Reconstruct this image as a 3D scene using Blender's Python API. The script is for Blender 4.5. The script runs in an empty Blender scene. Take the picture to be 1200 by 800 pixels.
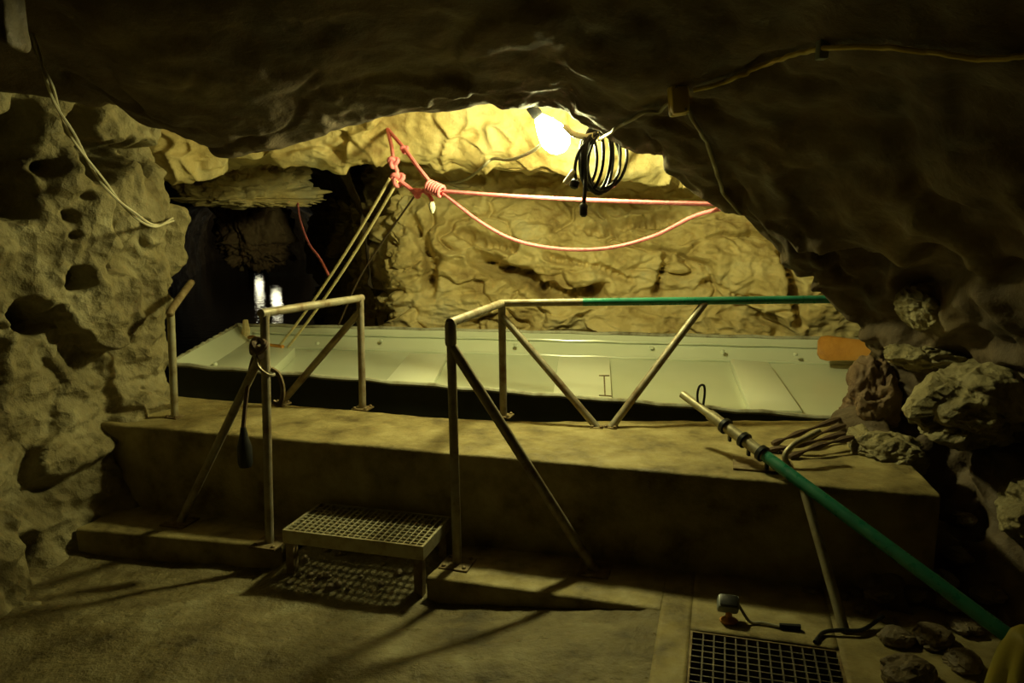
import bpy, math, random
import numpy as np
from mathutils import Vector, Matrix
random.seed(7)
SC = bpy.context.scene
COL = SC.collection

# ------------------------------------------------------------------ camera
F_PX, HOR, CAM_H = 900.0, 250.0, 1.6
PITCH = math.atan((400 - HOR) / F_PX)
cam = bpy.data.cameras.new('camera'); cam.sensor_width = 36; cam.lens = 36 * F_PX / 1200
cam.clip_start = 0.02
camo = bpy.data.objects.new('camera', cam); COL.objects.link(camo)
camo.location = (0, 0, CAM_H); camo.rotation_euler = (math.pi / 2 - PITCH, 0, 0)
SC.camera = camo
# ------------------------------------------------------------------ world (no daylight reaches the cave)
w = bpy.data.worlds.new('world'); SC.world = w; w.use_nodes = True
bg = w.node_tree.nodes['Background']
bg.inputs[0].default_value = (0, 0, 0, 1); bg.inputs[1].default_value = 0.0
# ------------------------------------------------------------------ light levels (the lamps themselves are built below)
LAMP_COL = (0.96, 0.93, 0.40)
LAMP_EMIT = 510.0
SC.view_settings.view_transform = 'Standard'; SC.view_settings.look = 'None'
SC.view_settings.exposure = 0.0; SC.view_settings.gamma = 1.0
SC.view_settings.use_curve_mapping = False

# ------------------------------------------------------------------ geometry of the view
_c, _s = math.cos(PITCH), math.sin(PITCH)
def ray(px, py):
    a = (px - 600) / F_PX; b = (400 - py) / F_PX
    return np.array([a, _c + b * _s, -_s + b * _c])
def PZ(px, py, z):
    r = ray(px, py); return np.array([0, 0, CAM_H]) + r * ((z - CAM_H) / r[2])
def PY(px, py, y):
    r = ray(px, py); return np.array([0, 0, CAM_H]) + r * (y / r[1])

# ------------------------------------------------------------------ numpy noise
def _h(i, j, k, s=0):
    n = (i * 374761393 + j * 668265263 + k * 1274126177 + s * 974711) & 0xffffffff
    n = ((n ^ (n >> 13)) * 1274126177) & 0xffffffff
    return n ^ (n >> 16)
def perlin(p, seed=0):
    p = np.asarray(p, float); i = np.floor(p).astype(np.int64); f = p - i
    u = f * f * f * (f * (f * 6 - 15) + 10); out = 0
    for dx in (0, 1):
        for dy in (0, 1):
            for dz in (0, 1):
                h = _h(i[:, 0] + dx, i[:, 1] + dy, i[:, 2] + dz, seed)
                gx = (h & 255) / 127.5 - 1; gy = ((h >> 8) & 255) / 127.5 - 1; gz = ((h >> 16) & 255) / 127.5 - 1
                d = gx * (f[:, 0] - dx) + gy * (f[:, 1] - dy) + gz * (f[:, 2] - dz)
                wx = u[:, 0] if dx else 1 - u[:, 0]; wy = u[:, 1] if dy else 1 - u[:, 1]; wz = u[:, 2] if dz else 1 - u[:, 2]
                out = out + d * wx * wy * wz
    return out
def fbm(p, oct=4, seed=0, gain=.5):
    a, o, t = 1.0, 0, 0
    for k in range(oct):
        o = o + a * perlin(p * 2 ** k, seed + k); t += a; a *= gain
    return o / t
def worley(p, seed=0):
    """F1, F2 and a random tilted plane per cell"""
    i = np.floor(p).astype(np.int64); f1 = np.full(len(p), 9.); f2 = f1.copy(); pl = np.zeros(len(p))
    for dx in (-1, 0, 1):
        for dy in (-1, 0, 1):
            for dz in (-1, 0, 1):
                a, b, c = i[:, 0] + dx, i[:, 1] + dy, i[:, 2] + dz
                h = _h(a, b, c, seed); g = _h(a, b, c, seed + 77)
                q = np.stack([a + (h & 255) / 255, b + ((h >> 8) & 255) / 255, c + ((h >> 16) & 255) / 255], 1)
                v = p - q; d = np.sqrt((v ** 2).sum(1))
                t = np.stack([(g & 255) / 127.5 - 1, ((g >> 8) & 255) / 127.5 - 1, ((g >> 16) & 255) / 127.5 - 1], 1)
                val = (v * t).sum(1) * .8 + ((g >> 24) & 255) / 255 - .5
                n = d < f1
                f2 = np.where(n, f1, np.minimum(f2, d)); pl = np.where(n, val, pl); f1 = np.where(n, d, f1)
    return f1, f2, pl
def rocky(p, big=.10, facet=.07, fine=.02, crack=.05, fq=1.9, seed=0, squash=1.0, pits=0.0):
    q = p * np.array([1, 1, squash])
    wq = q + .42 * np.stack([fbm(q * 1.3, 3, 91 + seed), fbm(q * 1.3, 3, 92 + seed), fbm(q * 1.3, 3, 93 + seed)], 1) * 2
    d = big * 2.4 * fbm(q * .9, 4, seed)
    f1, f2, pl_ = worley(wq * fq, seed)
    msk = np.clip(2.6 * perlin(q * 1.1, seed + 61) + .35, 0, 1)
    d += facet * pl_ * (.45 + .55 * np.clip(2 * perlin(q * .8, seed + 62) + .5, 0, 1)) - crack * msk * np.exp(-((f2 - f1) / .05) ** 2)
    rd = 1 - np.abs(fbm(wq * fq * 1.6, 4, seed + 5)) * 3.2
    d += facet * .45 * (rd - .4)
    g1, g2, pl2 = worley(wq * fq * 3.1, seed + 5)
    d += facet * .22 * pl2 * msk
    d += fine * 2.2 * fbm(q * 7, 4, seed + 3, .6)
    if pits:
        h1, _, hp = worley(wq * 1.55 + 7, seed + 31)
        d -= pits * np.clip(1 - h1 / (.20 + .28 * np.clip(hp + .1, 0, .6)), 0, 1) ** .7 * (hp > -.05)
    return d

# ------------------------------------------------------------------ mesh helpers
def link(name, verts, faces, mat, parent=None, smooth=True):
    me = bpy.data.meshes.new(name); me.from_pydata([tuple(map(float, v)) for v in verts], [], [tuple(f) for f in faces])
    me.update()
    if smooth: me.polygons.foreach_set('use_smooth', [True] * len(me.polygons))
    if mat: me.materials.append(mat)
    o = bpy.data.objects.new(name, me); COL.objects.link(o)
    if parent is not None:
        o.parent = parent; o.matrix_parent_inverse = Matrix.Translation(parent.location).inverted()
    return o
def tag(o, label=None, cat=None, group=None, kind=None):
    if label: o['label'] = label
    if cat: o['category'] = cat
    if group: o['group'] = group
    if kind: o['kind'] = kind
    return o
def thing(name, loc, label, cat, group=None):
    o = bpy.data.objects.new(name, None); COL.objects.link(o); o.location = tuple(map(float, loc)); o.empty_display_size = .1
    return tag(o, label, cat, group)
class MB:
    def __init__(s): s.v = []; s.f = []
    def add(s, v, f):
        n = len(s.v); s.v += [tuple(map(float, a)) for a in v]; s.f += [tuple(i + n for i in q) for q in f]; return s
    def tube(s, pts, r, seg=10, cap=True):
        pts = [Vector(map(float, p)) for p in pts]; n = len(pts)
        rs = r if isinstance(r, (list, tuple)) else [r] * n
        V = []; up = None
        for i, p in enumerate(pts):
            t = (pts[min(i + 1, n - 1)] - pts[max(i - 1, 0)]).normalized()
            if up is None:
                up = t.orthogonal().normalized()
            else:
                up = (up - t * up.dot(t)); up = up.normalized() if up.length > 1e-6 else t.orthogonal().normalized()
            b = t.cross(up)
            for k in range(seg):
                a = 2 * math.pi * k / seg; V.append(p + (up * math.cos(a) + b * math.sin(a)) * rs[i])
        Fc = [(i * seg + k, i * seg + (k + 1) % seg, (i + 1) * seg + (k + 1) % seg, (i + 1) * seg + k) for i in range(n - 1) for k in range(seg)]
        if cap: Fc += [tuple(range(seg - 1, -1, -1)), tuple((n - 1) * seg + k for k in range(seg))]
        return s.add(V, Fc)
    def hexa(s, lo, hi):
        """lo, hi: four corners each, same winding"""
        return s.add(list(lo) + list(hi), [(3, 2, 1, 0), (4, 5, 6, 7)] + [(i, (i + 1) % 4, (i + 1) % 4 + 4, i + 4) for i in range(4)])
    def box(s, c, ex, ey, ez):
        c, ex, ey, ez = (np.array(a, float) for a in (c, ex, ey, ez))
        q = [(-1, -1), (1, -1), (1, 1), (-1, 1)]
        return s.hexa([c + a * ex + b * ey - ez for a, b in q], [c + a * ex + b * ey + ez for a, b in q])
    def build(s, name, mat, parent=None, smooth=True, bevel=0):
        o = link(name, s.v, s.f, mat, parent, smooth)
        if bevel:
            m = o.modifiers.new('bevel', 'BEVEL'); m.width = bevel; m.segments = 2; m.limit_method = 'ANGLE'; m.angle_limit = .7
        if smooth:
            m = o.modifiers.new('es', 'EDGE_SPLIT'); m.split_angle = math.radians(40)
        return o
def smooth_path(pts, n=8):
    P = [np.array(p, float) for p in pts]; P = [2 * P[0] - P[1]] + P + [2 * P[-1] - P[-2]]; out = []
    for i in range(1, len(P) - 2):
        for k in range(n):
            t = k / n; a, b, c, d = P[i - 1:i + 3]
            out.append(.5 * (2 * b + (c - a) * t + (2 * a - 5 * b + 4 * c - d) * t * t + (3 * b - a - 3 * c + d) * t ** 3))
    out.append(P[-2]); return out
def cr_axis(A, n):
    """Catmull-Rom resample along axis 0"""
    R = A.shape[0]; u = np.linspace(0, R - 1, n); i = np.minimum(u.astype(int), R - 2); t = (u - i).reshape((-1,) + (1,) * (A.ndim - 1))
    g = lambda k: A[np.clip(k, 0, R - 1)]
    a, b, c, d = g(i - 1), g(i), g(i + 1), g(i + 2)
    return .5 * (2 * b + (c - a) * t + (2 * a - 5 * b + 4 * c - d) * t * t + (3 * b - a - 3 * c + d) * t ** 3)
def loft(ctrl, nr, nc):
    A = np.array(ctrl, float); A = cr_axis(A, nr); return cr_axis(A.transpose(1, 0, 2), nc).transpose(1, 0, 2)
def normals(G):
    du = np.gradient(G, axis=0); dv = np.gradient(G, axis=1); n = np.cross(du, dv)
    return n / (np.linalg.norm(n, axis=2, keepdims=True) + 1e-9)
def grid_obj(name, G, mat, parent=None, flip=False):
    nr, nc, _ = G.shape; idx = np.arange(nr * nc).reshape(nr, nc)
    q = np.stack([idx[:-1, :-1], idx[:-1, 1:], idx[1:, 1:], idx[1:, :-1]], -1).reshape(-1, 4)
    if flip: q = q[:, ::-1]
    me = bpy.data.meshes.new(name); n = len(q)
    me.vertices.add(nr * nc); me.vertices.foreach_set('co', G.reshape(-1).astype(np.float32))
    me.loops.add(n * 4); me.loops.foreach_set('vertex_index', q.reshape(-1).astype(np.int32))
    me.polygons.add(n); me.polygons.foreach_set('loop_start', np.arange(0, n * 4, 4, dtype=np.int32))
    me.update(calc_edges=True); me.validate()
    me.polygons.foreach_set('use_smooth', [True] * len(me.polygons)); me.materials.append(mat)
    o = bpy.data.objects.new(name, me); COL.objects.link(o)
    if parent is not None: o.parent = parent; o.matrix_parent_inverse = Matrix.Translation(parent.location).inverted()
    return o
def blur(d, n):
    for _ in range(n):
        e = np.pad(d, ((1, 1), (1, 1), (0, 0)), 'edge'); d = (e[:-2, 1:-1] + e[2:, 1:-1] + e[1:-1, :-2] + e[1:-1, 2:] + 2 * e[1:-1, 1:-1]) / 6
    return d
def rock_sheet(name, ctrl, nr, nc, mat, sign=1, seed=0, amp=None, wt=(.3, 1, 1), sm=1, **k):
    G = loft(ctrl, nr, nc); N = normals(G) * sign
    d = rocky(G.reshape(-1, 3), seed=seed, **k).reshape(nr, nc, 1)
    if amp:
        g3 = G.reshape(-1, 3); wob = (1 + 1.5 * fbm(g3 * 4.5, 4, 8)).reshape(nr, nc, 1).clip(.35, 2)
        for c, r, dep in amp:
            dd_ = np.linalg.norm((G - np.array(c)) * np.array(wt), axis=2, keepdims=True); d = d - dep * np.exp(-np.minimum(dd_ / (r * wob), 3) ** 6)
    return grid_obj(name, G + N * blur(d, sm), mat, flip=sign < 0)
def ico(sub=3):
    t = (1 + 5 ** .5) / 2
    V = [(-1, t, 0), (1, t, 0), (-1, -t, 0), (1, -t, 0), (0, -1, t), (0, 1, t), (0, -1, -t), (0, 1, -t), (t, 0, -1), (t, 0, 1), (-t, 0, -1), (-t, 0, 1)]
    V = [Vector(v).normalized() for v in V]
    Fc = [(0, 11, 5), (0, 5, 1), (0, 1, 7), (0, 7, 10), (0, 10, 11), (1, 5, 9), (5, 11, 4), (11, 10, 2), (10, 7, 6), (7, 1, 8), (3, 9, 4), (3, 4, 2), (3, 2, 6), (3, 6, 8), (3, 8, 9), (4, 9, 5), (2, 4, 11), (6, 2, 10), (8, 6, 7), (9, 8, 1)]
    for _ in range(sub):
        mid = {}; nf = []
        def m(a, b):
            k = (min(a, b), max(a, b))
            if k not in mid: mid[k] = len(V); V.append(((V[a] + V[b]) / 2).normalized())
            return mid[k]
        for a, b, c in Fc:
            x, y, z = m(a, b), m(b, c), m(c, a); nf += [(a, x, z), (b, y, x), (c, z, y), (x, y, z)]
        Fc = nf
    return np.array([tuple(v) for v in V]), Fc
ICO = {k: ico(k) for k in (2, 3, 5)}
def boulder(name, c, size, mat, seed, sub=3, parent=None, rot=0, rg=1.0, fs=.9):
    V, Fc = ICO[sub]; size = np.array(size, float); ca, sa = math.cos(rot), math.sin(rot)
    q = V * size; s = size.mean()
    d = rocky(V * fs + seed * 3.1, seed=seed, big=.14 * rg, facet=.16 * rg, fine=.015 * rg, crack=.03, fq=.9)[:, None]
    q = q * (1 + d); q = q @ np.array([[ca, sa, 0], [-sa, ca, 0], [0, 0, 1]])
    o = link(name, q, Fc, mat, None, sub > 3); o.location = tuple(map(float, c))
    return o

# ------------------------------------------------------------------ materials
def nmat(name):
    m = bpy.data.materials.new(name); m.use_nodes = True; nt = m.node_tree
    return m, nt, nt.nodes['Principled BSDF']
def N(nt, t, **k):
    n = nt.nodes.new(t)
    for a, b in k.items():
        if a in n.inputs: n.inputs[a].default_value = b
        else: setattr(n, a, b)
    return n
def ramp(nt, src, stops):
    r = nt.nodes.new('ShaderNodeValToRGB'); e = r.color_ramp.elements
    while len(e) < len(stops): e.new(.5)
    for el, (p, c) in zip(e, stops): el.position = p; el.color = (*c, 1) if len(c) == 3 else c
    nt.links.new(src, r.inputs[0]); return r
def surf(name, cols, scale=2.0, rough=(.55, .9), bump=.4, bscale=30, bdist=.012, spec=.4, metal=0, cell=0, detail=8):
    m, nt, b = nmat(name); L = nt.links.new
    tc = N(nt, 'ShaderNodeTexCoord'); no = N(nt, 'ShaderNodeTexNoise', Scale=scale, Detail=detail, Roughness=.62); L(tc.outputs['Object'], no.inputs['Vector'])
    n = len(cols); r = ramp(nt, no.outputs['Fac'], [(.3 + .4 * i / max(1, n - 1), c) for i, c in enumerate(cols)])
    L(r.outputs[0], b.inputs['Base Color'])
    n2 = N(nt, 'ShaderNodeTexNoise', Scale=scale * 3.1, Detail=4.0); L(tc.outputs['Object'], n2.inputs['Vector'])
    mr = N(nt, 'ShaderNodeMapRange'); mr.inputs[1].default_value = .3; mr.inputs[2].default_value = .7; mr.inputs[3].default_value = rough[0]; mr.inputs[4].default_value = rough[1]
    L(n2.outputs['Fac'], mr.inputs[0]); L(mr.outputs[0], b.inputs['Roughness'])
    b.inputs['Specular IOR Level'].default_value = spec; b.inputs['Metallic'].default_value = metal
    if bump:
        n3 = N(nt, 'ShaderNodeTexNoise', Scale=bscale, Detail=6.0, Roughness=.65); L(tc.outputs['Object'], n3.inputs['Vector'])
        h = n3.outputs['Fac']
        if cell:
            v = N(nt, 'ShaderNodeTexVoronoi', Scale=cell); L(tc.outputs['Object'], v.inputs['Vector'])
            ad = N(nt, 'ShaderNodeMath', operation='ADD'); L(h, ad.inputs[0]); L(v.outputs['Distance'], ad.inputs[1]); h = ad.outputs[0]
        bp = N(nt, 'ShaderNodeBump', Strength=bump, Distance=bdist); L(h, bp.inputs['Height']); L(bp.outputs[0], b.inputs['Normal'])
    return m
M = {}
M['rock_left'] = surf('limestone_grey_yellow', [(.10, .075, .03), (.19, .155, .07), (.25, .21, .105), (.34, .30, .17)], 3.0, (.5, .85), .8, 22, .03, cell=14)
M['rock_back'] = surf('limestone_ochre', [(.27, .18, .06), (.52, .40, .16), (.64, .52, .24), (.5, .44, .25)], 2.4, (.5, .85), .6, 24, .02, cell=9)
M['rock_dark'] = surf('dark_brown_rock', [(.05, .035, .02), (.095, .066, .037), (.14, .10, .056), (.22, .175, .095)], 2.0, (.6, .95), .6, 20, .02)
M['rock_right'] = surf('brown_rock', [(.09, .055, .03), (.16, .10, .055), (.24, .17, .09)], 2.2, (.55, .9), .7, 22, .02, cell=10)
M['concrete'] = surf('stained_concrete', [(.09, .065, .022), (.20, .155, .058), (.28, .225, .09), (.36, .30, .14)], 5.0, (.5, .92), .6, 45, .01)
M['floor'] = surf('muddy_floor', [(.05, .038, .014), (.13, .10, .04), (.19, .155, .07), (.28, .25, .14)], 3.6, (.25, .85), .9, 20, .03)
M['steel'] = surf('weathered_steel', [(.13, .075, .03), (.27, .23, .15), (.34, .31, .23)], 9.0, (.35, .7), .25, 80, .002, metal=.35)
M['rust'] = surf('rusty_steel', [(.09, .055, .022), (.17, .12, .055), (.28, .225, .12)], 14.0, (.5, .8), .3, 90, .002, metal=.3)
M['grate'] = surf('dark_grating_steel', [(.05, .04, .03), (.1, .085, .06), (.15, .13, .09)], 14.0, (.45, .75), .2, 80, .002, metal=.3)
M['green'] = surf('green_paint', [(.012, .12, .075), (.02, .2, .12), (.05, .24, .14)], 8.0, (.22, .45), .15, 60, .002, spec=.6)
M['boat'] = surf('pale_boat_paint', [(.54, .58, .43), (.57, .61, .47), (.60, .64, .50)], 1.2, (.2, .26), .12, 10, .006, spec=.7, detail=2)
M['lid'] = surf('paler_boat_paint', [(.68, .71, .57), (.72, .75, .62)], 1.6, (.3, .4), .12, 14, .006, spec=.6)
M['boat_out'] = surf('black_hull_tar', [(.02, .024, .02), (.035, .038, .032)], 5.0, (.3, .6), .1, 30, .003)
M['boat_edge'] = surf('worn_rim', [(.1, .075, .03), (.34, .33, .24), (.45, .45, .36)], 7.0, (.4, .7), .3, 40, .004)
M['wood'] = surf('orange_wood', [(.32, .13, .02), (.5, .23, .04), (.55, .28, .07)], 5.0, (.35, .6), .2, 40, .003)
M['pink'] = surf('pink_rope', [(.75, .16, .2), (.85, .28, .3)], 30.0, (.7, .9), .5, 160, .003)
M['yrope'] = surf('straw_rope', [(.6, .5, .24), (.75, .64, .36)], 30.0, (.7, .9), .5, 160, .003)
M['cord'] = surf('brown_cord', [(.08, .05, .03), (.14, .09, .05)], 30.0, (.7, .9), .3, 160, .003)
M['wire'] = surf('pale_wire', [(.5, .45, .3), (.65, .6, .42)], 10.0, (.4, .6), 0)
M['cable'] = surf('grey_cable', [(.3, .27, .18), (.4, .37, .26)], 10.0, (.35, .6), 0)
M['black'] = surf('black_rubber', [(.008, .008, .008), (.02, .02, .02)], 10.0, (.3, .5), 0)
M['ybox'] = surf('yellow_plastic', [(.6, .45, .08), (.75, .58, .12)], 6.0, (.4, .6), .1, 40, .002)
M['ycloth'] = surf('yellow_oilcloth', [(.3, .26, .04), (.4, .34, .06)], 6.0, (.5, .7), .3, 60, .003)
M['orange'] = surf('orange_plastic', [(.5, .2, .03), (.62, .28, .05)], 6.0, (.4, .6), 0)
M['greyplastic'] = surf('grey_plastic', [(.2, .22, .2), (.28, .3, .27)], 6.0, (.3, .5), 0)
M['white'] = surf('white_plastic', [(.6, .56, .42), (.7, .66, .5)], 6.0, (.4, .6), 0)
M['stone'] = surf('rubble_stone', [(.08, .055, .03), (.16, .12, .065), (.24, .19, .11)], 5.0, (.5, .85), .6, 30, .01)
M['zinc'] = surf('worn_zinc', [(.2, .15, .07), (.36, .32, .2), (.42, .39, .27)], 12.0, (.3, .6), .2, 80, .002, metal=.4)
def emit(name, col, s):
    m, nt, b = nmat(name); b.inputs['Base Color'].default_value = (.9, .9, .85, 1)
    b.inputs['Emission Color'].default_value = (*col, 1); b.inputs['Emission Strength'].default_value = s; return m
M['bulb'] = emit('lit_bulb', LAMP_COL, LAMP_EMIT)
M['farbulb'] = emit('far_lit_bulb', (1, .93, .6), 9)
def water_mat():
    m, nt, b = nmat('dark_water'); L = nt.links.new
    b.inputs['Base Color'].default_value = (.004, .006, .005, 1); b.inputs['Roughness'].default_value = .03; b.inputs['IOR'].default_value = 1.33
    tc = N(nt, 'ShaderNodeTexCoord'); n = N(nt, 'ShaderNodeTexNoise', Scale=9.0, Detail=3.0); L(tc.outputs['Object'], n.inputs['Vector'])
    bp = N(nt, 'ShaderNodeBump', Strength=.6, Distance=.008); L(n.outputs['Fac'], bp.inputs['Height']); L(bp.outputs[0], b.inputs['Normal']); return m
M['water'] = water_mat()

# ================================================================== THE CAVE
def o_dir(p):
    v = np.array([p[0] - .2, 0, p[2] - 1.2]); return v / np.linalg.norm(v)
lipC = [(-330, 120, 2.9), (-120, 105, 3.1), (70, 100, 3.4), (180, 140, 3.6), (260, 176, 3.7), (330, 168, 3.7), (400, 152, 3.7), (450, 138, 3.7), (540, 128, 3.65), (600, 124, 3.65), (650, 128, 3.7), (690, 150, 3.75)]
rows = [[] for _ in range(8)]
for i, a in enumerate(lipC):
    p = PY(*a); x = p[0]
    zt = 2.62
    rows[0].append((x * .9, -3.0, 2.75)); rows[1].append((x * .95, .3, zt)); rows[2].append((x, 2.0, .5 * (zt + max(p[2] + .2, 2.4))))
    rows[3].append((x, p[1] - .6, p[2] + .17)); rows[4].append(p)
    rows[5].append(p + (0, .22, .2)); rows[6].append(p + (0, .6, .5)); rows[7].append((x, 5.4, 2.95))
# right wall: leaning rock that runs on from the ceiling lip down to the floor
lipR = [(690, 150, 3.75), (778, 192, 3.82), (878, 262, 3.95), (948, 332, 4.05), (1012, 396, 4.1), (1032, 440, 4.1), (1000, 492, 4.0), (1020, 545, 3.75), (1015, 620, 3.4), (1015, 700, 3.02), (1040, 790, 2.6)]
near = [(.34, 2.62), (.95, 2.6), (1.5, 2.45), (1.95, 2.1), (2.15, 1.6), (2.1, 1.15), (2.05, .8), (1.9, .5), (1.75, .25), (1.6, .02), (1.4, -.2)]
R2 = [[] for _ in range(8)]
for i, (a, (nx, nz)) in enumerate(zip(lipR, near)):
    p = PY(*a); n_ = np.array([nx, 0, nz]); o = o_dir(p); t = i / 10
    if i == 10: p = p - np.array([0, 0, .3]); n_[2] -= .2; nz -= .2      # the foot of the wall runs on below the floor
    R2[0].append((nx * .95, -3.0, nz)); R2[1].append((nx, .3, nz))
    kk = .36 * max(0, min(1, (i - 4) / 2))
    q = .45 * p + .55 * n_ + o * kk; R2[2].append((q[0] + .06 * o[0], 2.0, q[2] + .06 * o[2]))
    q = .75 * p + .25 * n_ + o * kk; R2[3].append((q[0] + .04 * o[0], p[1] - .55, q[2] + .04 * o[2]))
    R2[4].append(p)
    k = min(1, i / 3)
    R2[5].append(p + o * (.2 + .12 * k) + (0, .22 - .14 * k, 0)); R2[6].append(p + o * (.5 + .4 * k) + (0, .6 - .52 * k, 0)); R2[7].append(p + o * (.9 + .6 * k) + (0, 1.65 - 1.57 * k, 0))
ARC = [[np.array(q, float) for q in rows[r]] + [np.array(q, float) for q in R2[r][1:]] for r in range(8)]
G = loft(ARC, 300, 680); NN = normals(G); k = np.clip((np.arange(680) / 679 * 21 - 9.5) / 4, 0, 1)[None, :, None]
d0 = rocky(G.reshape(-1, 3), big=.05, facet=.06, fine=.014, crack=.03, fq=1.5, seed=11).reshape(300, 680, 1)
d1 = rocky(G.reshape(-1, 3), big=.08, facet=.18, fine=.03, crack=.08, fq=1.6, seed=23).reshape(300, 680, 1)
ARCH = G + NN * blur(d0 * (1 - k) + d1 * k, 2)
ks = int(679 * 11 / 21)
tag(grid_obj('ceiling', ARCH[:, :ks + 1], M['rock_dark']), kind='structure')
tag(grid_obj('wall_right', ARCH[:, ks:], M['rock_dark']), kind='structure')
from mathutils.bvhtree import BVHTree
_S = ARCH[::2, ::2]; _r, _n = _S.shape[:2]; _ix = np.arange(_r * _n).reshape(_r, _n)
BVH = BVHTree.FromPolygons([tuple(map(float, v)) for v in _S.reshape(-1, 3)], np.stack([_ix[:-1, :-1], _ix[:-1, 1:], _ix[1:, 1:], _ix[1:, :-1]], -1).reshape(-1, 4).tolist())
def ON(px, py, off=.02):
    """the rock surface seen through a pixel, lifted off it a little towards the room"""
    d = Vector(tuple(ray(px, py))).normalized(); h = BVH.ray_cast(Vector((0, 0, CAM_H)), d)
    if h[0] is None: return PY(px, py, 3.5)
    n = h[1] if h[1].dot(d) < 0 else -h[1]
    return np.array(h[0] + n * off)
# left wall
LW = []
for z in (2.9, 2.3, 1.8, 1.3, .9, .5, .1, -.35):
    b = .12 * math.sin((z - .3) * 1.7)
    foot = max(0, .5 - z) * .25
    LW.append([(-2.5 + foot, -3, z), (-2.45 + foot, .5, z), (-2.42 + foot, 2.2, z), (-2.42 + foot - b, 3.0, z), (-2.38 - b + foot, 3.6, z), (-2.14 + foot - b * .5, 4.2, z),
               (-2.05 - .06 * max(0, 1.0 - z), 4.66, z), (-2.5, 5.0, z), (-3.0, 5.5, z), (-3.6, 5.9, z)])
tag(rock_sheet('wall_left', LW, 300, 420, M['rock_left'], 1, 37, big=.11, facet=.13, fine=.06, crack=.03, fq=1.7, pits=.05, sm=2, amp=[(PY(px, py, y), r, dp) for px, py, y, r, dp in ((28, 195, 3.7, .17, .6), (42, 228, 3.75, .13, .5), (128, 186, 4.15, .1, .5), (152, 180, 4.25, .09, .4), (92, 328, 3.98, .055, .45), (48, 368, 3.75, .08, .5), (64, 378, 3.8, .05, .4), (70, 150, 3.85, .1, .3), (190, 190, 4.5, .09, .5), (215, 178, 4.6, .08, .3), (110, 230, 4.05, .04, .3), (95, 250, 3.98, .035, .3), (105, 275, 4.0, .03, .3), (10, 255, 3.6, .05, .3), (40, 640, 3.45, .1, .3), (118, 150, 4.1, .08, .3))]), kind='structure')
# lit overhang behind the lamp
SH = [[] for _ in range(7)]
for px, bot in [(120, 205), (200, 200), (250, 194), (310, 190), (380, 188), (440, 184), (490, 190), (560, 198), (640, 206), (700, 210), (760, 206), (830, 216), (900, 236), (980, 258), (1080, 275)]:
    yb = 5.78 - .0002 * (px - 600) - .36 * math.exp(-((px - 665) / 90) ** 2)
    d = PY(px, bot, yb); x = d[0]
    SH[0].append((x, 4.1, 2.95)); SH[1].append((x, 5.0, 2.75)); SH[2].append((x, 5.45, 2.45)); SH[3].append(PY(px, bot - 38, yb - .12)); SH[4].append(d)
    SH[5].append((x, yb + .5, d[2] + .05)); SH[6].append((x, 9.0, d[2] + .25))
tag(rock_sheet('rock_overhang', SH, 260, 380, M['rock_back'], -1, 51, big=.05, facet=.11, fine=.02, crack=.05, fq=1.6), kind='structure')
# back wall beyond the boat
BW = []
for z, lean in [(2.5, .25), (2.0, .22), (1.6, .12), (1.2, .0), (.8, .02), (.4, .05), (-.3, .05)]:
    row = []
    for x in (-3.2, -2.4, -1.75, -1.22, -1.0, -.5, 0, .5, 1.0, 1.5, 2.0, 2.6, 3.3):
        y = 6.9 - .115 * (x + 1) + lean
        if x < -1.1: y = 7.0 + (-1.1 - x) * 2.6 + lean
        row.append((x, y, z))
    BW.append(row)
FIS = []
for line, r, dp in (([(540, 272), (576, 283), (610, 290)], .06, .14), ([(556, 303), (610, 324), (628, 336), (670, 348), (705, 345)], .075, .2), ([(776, 300), (770, 325), (763, 350)], .045, .2), ([(905, 295), (912, 330), (919, 375)], .05, .22), ([(690, 268), (740, 262), (800, 252)], .05, .12), ([(640, 300), (700, 312), (740, 330)], .035, .1), ([(480, 260), (505, 300), (500, 350)], .06, .14), ([(820, 330), (860, 345), (900, 340)], .035, .1)):
    for a, b in zip(line, line[1:]):
        n = max(2, int(math.hypot(b[0] - a[0], b[1] - a[1]) / 7))
        FIS += [(PY(a[0] + (b[0] - a[0]) * k / n, a[1] + (b[1] - a[1]) * k / n, 6.85), r * random.uniform(.8, 1.3), dp * .75) for k in range(n)]
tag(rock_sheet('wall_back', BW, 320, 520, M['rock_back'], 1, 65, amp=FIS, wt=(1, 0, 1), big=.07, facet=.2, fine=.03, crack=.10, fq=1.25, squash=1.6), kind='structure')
# flooded tunnel that leads on to the left
TU = []
for (cx, cy, hw, top) in [(-2.62, 6.9, 1.3, 2.3), (-3.1, 9, 1.4, 2.1), (-4.4, 13, 1.5, 1.9), (-6.4, 19.5, 1.5, 1.9), (-8.4, 25.5, 1.4, 1.8), (-8.9, 27, .3, .9)]:
    TU.append([(cx + hw * a, cy + .25 * a * hw, z) for a, z in ((-1, -.4), (-1.05, .4), (-1, 1.1), (-.7, top * .92), (0, top), (.7, top * .92), (1, 1.1), (1.05, .4), (1, -.4))])
tag(rock_sheet('wall_tunnel', TU, 220, 160, M['rock_dark'], -1, 71, big=.08, facet=.12, fine=.02, crack=.05, fq=1.6), kind='structure')
# rock curtain hanging from the tunnel roof
for nm, c, s, sd, lab in [('hanging_rock', (-2.62, 7.7, 1.755), (.6, .2, .085), 3, 'jagged lit rock ledge hanging from the roof of the flooded tunnel'),
                          ('rock_pillar', (-3.3, 9.9, 1.25), (.4, .25, .32), 8, 'dim rounded rock hanging above the two glints on the water')]:
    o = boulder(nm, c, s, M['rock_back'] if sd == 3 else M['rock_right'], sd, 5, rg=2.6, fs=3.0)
    for v in o.data.vertices:
        if v.co.z > 0: v.co.z *= 4.5 if sd == 3 else 3.0
    tag(o, lab, 'rock', kind='structure')

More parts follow.
